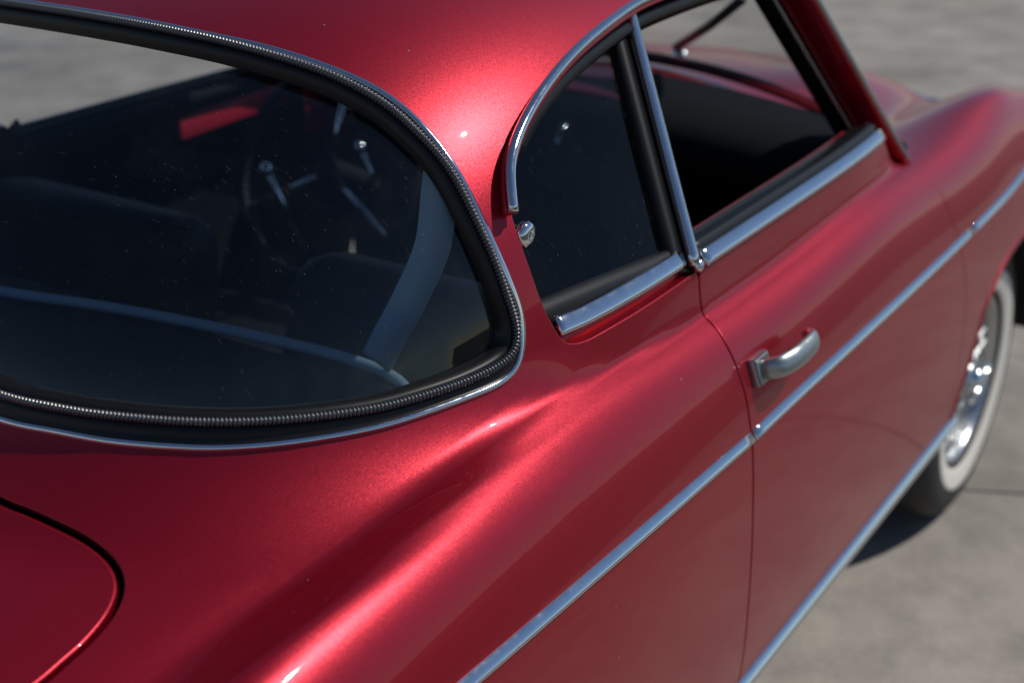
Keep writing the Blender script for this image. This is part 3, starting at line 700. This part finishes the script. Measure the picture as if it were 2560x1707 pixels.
    sweep('roof_seal',fx(P5-N5*.022+np.array([0,0,-.008])),fx(N5),[(-.010,-.010),(-.010,.008),(.014,.008),(.014,-.010)],M_RUBBER,car)
for s in (0,1): side_window(s)
# --- windscreen: pillars, glass, seal, wipers
def ws(u,v):
    """u -1..1 across, v 0..1 up"""
    xb,yb_,zb=.615*u,-.285-.205*u*u,.965-.055*u*u
    xt,yt,zt=.475*u,-.705-.065*u*u,1.318-.068*u*u
    return np.array([xb+(xt-xb)*v,yb_+(yt-yb_)*v,zb+(zt-zb)*v])
U=np.linspace(-1,1,33); VV_=np.linspace(0,1,13)
V=[ws(u,v) for v in VV_ for u in U]; Fc=[(j*33+i,j*33+i+1,(j+1)*33+i+1,(j+1)*33+i) for j in range(12) for i in range(32)]
mesh('windscreen',V,Fc,M_CLEAR,car,label='clear windscreen over the hood')
for sg in (1,-1):
    a=np.array([.638,-.497,.902]); b2=np.array([.513,-.752,1.252]); d=b2-a
    P=np.stack([a+d*t for t in np.linspace(-.02,1.03,16)]); N=np.tile([.82,-.15,.5],(16,1))
    fx=lambda P: np.asarray(P,float)*np.array([sg,1,1])
    def bar(name,quad,m,lab=None):
        V=[];n=len(P)
        for i in range(n):
            for dx,dy,dz in quad: V.append(fx(P[i]+np.array([dx,dy,dz])))
        k=len(quad); Fc=[(i*k+j,i*k+(j+1)%k,(i+1)*k+(j+1)%k,(i+1)*k+j) for i in range(n-1) for j in range(k)]+[tuple(range(k)),tuple((n-1)*k+j for j in range(k))]
        o=mesh(name,V,Fc,m,car,smooth=False,label=lab)
        bm=bmesh.new(); bm.from_mesh(o.data); bmesh.ops.recalc_face_normals(bm,faces=bm.faces)
        bmesh.ops.bevel(bm,geom=[e for e in bm.edges if abs((e.verts[0].co-e.verts[1].co).z)>.01],offset=.0025,segments=2,profile=.5,affect='EDGES')
        bm.to_mesh(o.data); bm.free(); o.data.polygons.foreach_set('use_smooth',[True]*len(o.data.polygons)); return o
    bar('windscreen_pillar',[(0,0,0),(-.001,-.004,0),(-.052,-.016,0),(-.060,.030,0),(-.012,.034,0)],M_PAINT,'red windscreen pillar')
    sweep('pillar_edge',fx(P+N*.002+np.array([-.002,.008,0])),fx(N),half_round(.009,.005,8,-.006),M_SATIN,car)
    bar('pillar_seal',[(-.055,-.012,0),(-.058,-.030,0),(-.090,-.030,0),(-.092,.03,0),(-.056,.03,0)],M_RUBBER)
    sweep('pillar_trim',fx(P+np.array([-.056,-.024,0])),fx(np.tile([.1,-.95,.2],(16,1))),half_round(.006,.004,8,-.008),M_SATIN,car)
P=np.array([ws(u,.0)+np.array([0,.006,.006]) for u in np.linspace(-.98,.98,40)]); tube('windscreen_seal',P,.011,M_RUBBER,car)
P=np.array([ws(u,1.0) for u in np.linspace(-.98,.98,40)]); tube('windscreen_seal',P,.012,M_RUBBER,car)
for u0 in (.17,-.62):
    o1=np.array([0,.014,.012])
    a=ws(u0,.02)+o1; b2=ws(u0+.24,.32)+o1; c2=ws(u0+.50,.60)+o1*.8
    wp=tube('wiper_arm',np.array([a,ws(u0+.02,.09)+o1*1.6,b2+o1*.5]),.005,M_RUBBER,car,label='black wiper arm on the windscreen')
    tube('wiper_blade',np.array([ws(u0+.02,.10)+o1*.8,b2,c2]),.0085,M_RUBBER,wp)
    lathe('wiper_pivot',[(-.012,0),(-.012,.012),(.012,.012),(.016,0)],M_CHROME,wp,tuple(a),16)
# --- door handles
def handle(sg,parent):
    fx=lambda P: np.asarray(P,float)*np.array([sg,1,1])
    c0=np.array([[-1.257,th_z([-1.257],.8405)[0]]]); P0,N0=on(c0); p=P0[0]; n_=N0[0]; t=np.array([0,1,0.]); u=np.cross(n_,t); u*=np.sign(u[2])
    # escutcheon plate
    def plate(name,hw,hh,h0,h1,m,par,bev):
        bm=bmesh.new(); vs=[]
        for z,sc2 in ((h0,1),(h1-.003,1),(h1,.86)):
            for a,b3 in ((-hw,-hh),(hw,-hh),(hw,hh),(-hw,hh)):
                q=p+t*a*sc2+u*b3*sc2+n_*z; vs.append(bm.verts.new(fx(q)))
        for r in range(2):
            for i in range(4): bm.faces.new((vs[r*4+i],vs[r*4+(i+1)%4],vs[r*4+4+(i+1)%4],vs[r*4+4+i]))
        bm.faces.new(vs[8:12]); bm.faces.new(vs[0:4][::-1])
        bmesh.ops.bevel(bm,geom=[e for e in bm.edges],offset=bev,segments=2,profile=.5,affect='EDGES')
        bmesh.ops.recalc_face_normals(bm,faces=bm.faces)
        me=bpy.data.meshes.new(name); bm.to_mesh(me); bm.free(); me.polygons.foreach_set('use_smooth',[True]*len(me.polygons)); return link(name,me,m,par)
    hd=plate('door_handle',.021,.0185,-.002,.011,M_HANDLE,parent,.0022); hd['label']='chrome pull handle on the door'
    # grip: elliptical bar that leaves the plate, runs forward and curls back to the door
    key=[(-.004,-.001,.008,.80),(-.003,-.001,.022,.95),(.006,-.001,.034,1.0),(.025,-.0005,.041,1.0),(.055,.0,.043,.98),(.076,.001,.043,.94),(.092,.002,.040,.86),(.102,.004,.032,.74),(.106,.006,.023,.58),(.107,.007,.018,.25)]
    pts=catmull(np.array(key),.003)
    P=np.array([p+t*a+u*b3+n_*h for a,b3,h,_ in pts]); w_=pts[:,3]
    T=np.gradient(P,axis=0); T/=np.linalg.norm(T,axis=1,keepdims=True)
    V=[];k=14
    for i in range(len(P)):
        side=u-(u@T[i])*T[i]; side/=np.linalg.norm(side); o2=np.cross(T[i],side)
        for j in range(k):
            a=2*math.pi*j/k; ca,sa=math.cos(a),math.sin(a)
            V.append(P[i]+side*ca*.0145*w_[i]+o2*sa*.0075*w_[i])
    n=len(P); Fc=[(i*k+j,i*k+(j+1)%k,(i+1)*k+(j+1)%k,(i+1)*k+j) for i in range(n-1) for j in range(k)]+[tuple(range(k)),tuple((n-1)*k+j for j in range(k))]
    g=mesh('grip',fx(np.array(V)),Fc,M_HANDLE,hd)
    bm=bmesh.new(); bm.from_mesh(g.data); bmesh.ops.recalc_face_normals(bm,faces=bm.faces); bm.to_mesh(g.data); bm.free()
handle(1,door); handle(-1,door2)
# --- wheels
def wheel(sg,y,lab):
    c=(0,y,.305)
    w_=bpy.data.objects.new('wheel',None); COL.objects.link(w_); w_.parent=car; w_['label']=lab
    X=.600
    ax=(sg*X,y,.305)
    lathe('tyre',[(.045,.178),(.060,.186),(.070,.205),(.0765,.232),(.0785,.250),(.076,.268),(.068,.286),(.058,.2965),(.040,.3025),(.0,.3045),(-.040,.3025),(-.058,.2965),(-.068,.284),(-.0765,.235),(-.060,.186),(-.045,.178)],M_TYRE,w_,ax,96,sg)
    lathe('whitewall',[(.0690,.1935),(.0715,.196),(.0735,.203),(.0765,.218),(.0786,.232),(.0788,.236),(.0770,.2385)],M_WHITE,w_,ax,96,sg)
    lathe('rim',[(.060,.185),(.064,.182),(.062,.177),(.052,.173),(.030,.168),(.012,.160),(.006,.150)],M_SATIN,w_,ax,72,sg)
    lathe('brake_drum',[(.0,.165),(.006,.130),(.008,.0)],M_UNDER,w_,ax,48,sg)
    lathe('hub',[(.008,.052),(.040,.046),(.062,.036),(.070,.030),(.074,.0)],M_SATIN,w_,ax,36,sg)
    V=[];Fc=[]
    for q in range(48):
        a0=2*math.pi*q/48; tw=(.35 if q%2 else -.35); a1=a0+tw
        x0,x1=((.060,.020) if q%4<2 else (.040,.045))
        p0=np.array([x0,.040*math.cos(a0),.040*math.sin(a0)]); p1=np.array([x1,.168*math.cos(a1),.168*math.sin(a1)])
        d=(p1-p0)/np.linalg.norm(p1-p0); s1=np.cross(d,[1,0,0]); s1/=np.linalg.norm(s1); s2=np.cross(d,s1); b0=len(V)
        for p_ in (p0,p1):
            for r in range(6):
                a=r*math.pi/3; v=p_+(s1*math.cos(a)+s2*math.sin(a))*.0024; V.append((ax[0]+sg*v[0],ax[1]+v[1],ax[2]+v[2]))
        for r in range(6): Fc.append((b0+r,b0+(r+1)%6,b0+6+(r+1)%6,b0+6+r))
    mesh('spokes',V,Fc,M_SATIN,w_,kind='stuff')
    kn=lathe('knock_off',[(.066,.030),(.080,.028),(.088,.020),(.091,.0)],M_CHROME,w_,ax,28,sg)
    for e in (1,-1): rbox('spinner_ear',(.014,.055,.020),(ax[0]+sg*.084,y+e*.030,.305+e*.012),M_CHROME,kn,.005,3,(e*.0+.35,0,0))
for sg in (1,-1):
    wheel(sg,.035,'whitewall front wheel under the red fender'); wheel(sg,-2.34,'whitewall rear wheel')
    for y in (.03,-2.34):
        V=[];Fc=[];n=30
        for i in range(n+1):
            a=math.pi*i/n
            for x in (.40,.70): V.append((sg*x,y+.365*math.cos(a),.30+.345*math.sin(a)))
        Fc=[(2*i,2*i+1,2*i+3,2*i+2) for i in range(n)]+[tuple(2*i for i in range(n+1))]
        mesh('wheel_well',V,Fc,M_UNDER,car)
rbox('floor_pan',(1.24,1.55,.10),(0,-1.18,.28),M_UNDER,car,.02)
rbox('chassis',(.76,3.0,.10),(0,-1.0,.30),M_UNDER,car,.02)
for sg in (1,-1): rbox('rocker',(.06,1.5,.12),(sg*.675,-1.12,.36),M_UNDER,car,.01)
# --- cabin
rbox('parcel_shelf',(.98,.24,.03),(0,-1.73,.868),M_DARK,car,.01)
P=np.array([(-.52,-1.70,.885),(-.204,-1.672,.887),(-.023,-1.630,.887),(.161,-1.603,.887),(.338,-1.588,.885),(.402,-1.594,.880),(.47,-1.64,.872)]); tube('reflection_line',catmull(P,.02),.007,M_BELT,car)  # pale tube added to stand in for a curved reflection in the rear window
rbox('firewall',(1.22,.03,.72),(0,-.43,.56),M_DARK,car,.01)
rbox('rear_partition',(1.14,.03,.50),(0,-1.62,.58),M_DARK,car,.01)
for x in (-.32,.32):
    st=bpy.data.objects.new('seat',None); COL.objects.link(st); st.parent=car; st['label']='dark bucket seat inside the cabin'
    rbox('seat_cushion',(.50,.50,.16),(x,-1.14,.47),M_LEATHER,st,.05,5,(R_(8),0,0))
    rbox('seat_backrest',(.50,.13,.46),(x,-1.44,.70),M_LEATHER,st,.05,5,(R_(-14),0,0),.86)
V=[];Fc=[]
prof=[(-.46,.80),(-.53,.83),(-.60,.865),(-.625,.90),(-.615,.935),(-.58,.955),(-.50,.968),(-.36,.962)]
for i,x in enumerate(np.linspace(-.44,.61,25)):
    for y,z in prof: V.append((x,y-.10*(x/.61)**2*(1 if y>-.55 else .4),z-.035*(x/.61)**2))
k=len(prof); Fc=[(i*k+j,i*k+j+1,(i+1)*k+j+1,(i+1)*k+j) for i in range(24) for j in range(k-1)]
dash=mesh('dashboard',V,Fc,M_DARK,car,label='black dashboard under the windscreen')
for x in (-.42,-.30,.05): lathe('gauge',[(0,0),(0,.035),(.006,.038),(.01,.034)],M_CHROME,dash,(x,-.63,.885),20)
# steering wheel on the left
sw=bpy.data.objects.new('steering_wheel',None); COL.objects.link(sw); sw.parent=car; sw['label']='thin dark steering wheel'
a=np.linspace(0,2*math.pi,48,endpoint=False); cs=np.array([-.33,-.84,.82]); e1=np.array([1,0,0.]); e2=np.array([0,.42,.907])
P=np.array([cs+e1*.20*math.cos(t)+e2*.20*math.sin(t) for t in a]); sweep('steering_rim',P,np.tile(np.cross(e1,e2),(48,1)),circle(.011,10),M_LEATHER,sw,closed=True)
for t in (R_(90),R_(210),R_(330)): tube('steering_spoke',np.array([cs,cs+(e1*math.cos(t)+e2*math.sin(t))*.195]),.006,M_CHROME,sw)
tube('steering_column',np.array([cs+np.array([0,-.01,0.01]),cs+np.array([0,.35,-.17])]),.022,M_DARK,sw)
for q,(kp) in enumerate(((-.35,-.983,.856),(-.35,-.719,.833))):
    bm=bmesh.new(); bmesh.ops.create_uvsphere(bm,u_segments=20,v_segments=12,radius=.013); bm.transform(Matrix.Translation(kp)); me=bpy.data.meshes.new('knob'); bm.to_mesh(me); bm.free(); me.polygons.foreach_set('use_smooth',[True]*len(me.polygons))
    kn=link('lever_knob',me,M_CHROME,car,label='shiny round knob inside the cabin')
    tube('lever',np.array([kp,np.array(kp)+np.array([.01,.12,-.25])]),.006,M_CHROME,kn)
# seat belt hanging inside the rear pillar
bp=catmull(np.array([(.470,-1.590,1.150),(.468,-1.595,1.115),(.462,-1.6,1.060),(.425,-1.598,.985),(.392,-1.596,.93),(.372,-1.594,.895)]),.012)
sweep('seat_belt',bp,np.tile([.35,-.85,.4],(len(bp),1)),[(-.020,-.001),(.020,-.001),(.020,.001),(-.020,.001)],M_BELT,car,label='pale blue grey belt strap inside the rear window')
print('TRIS',sum(len(o.data.polygons) for o in bpy.data.objects if o.type=='MESH'))
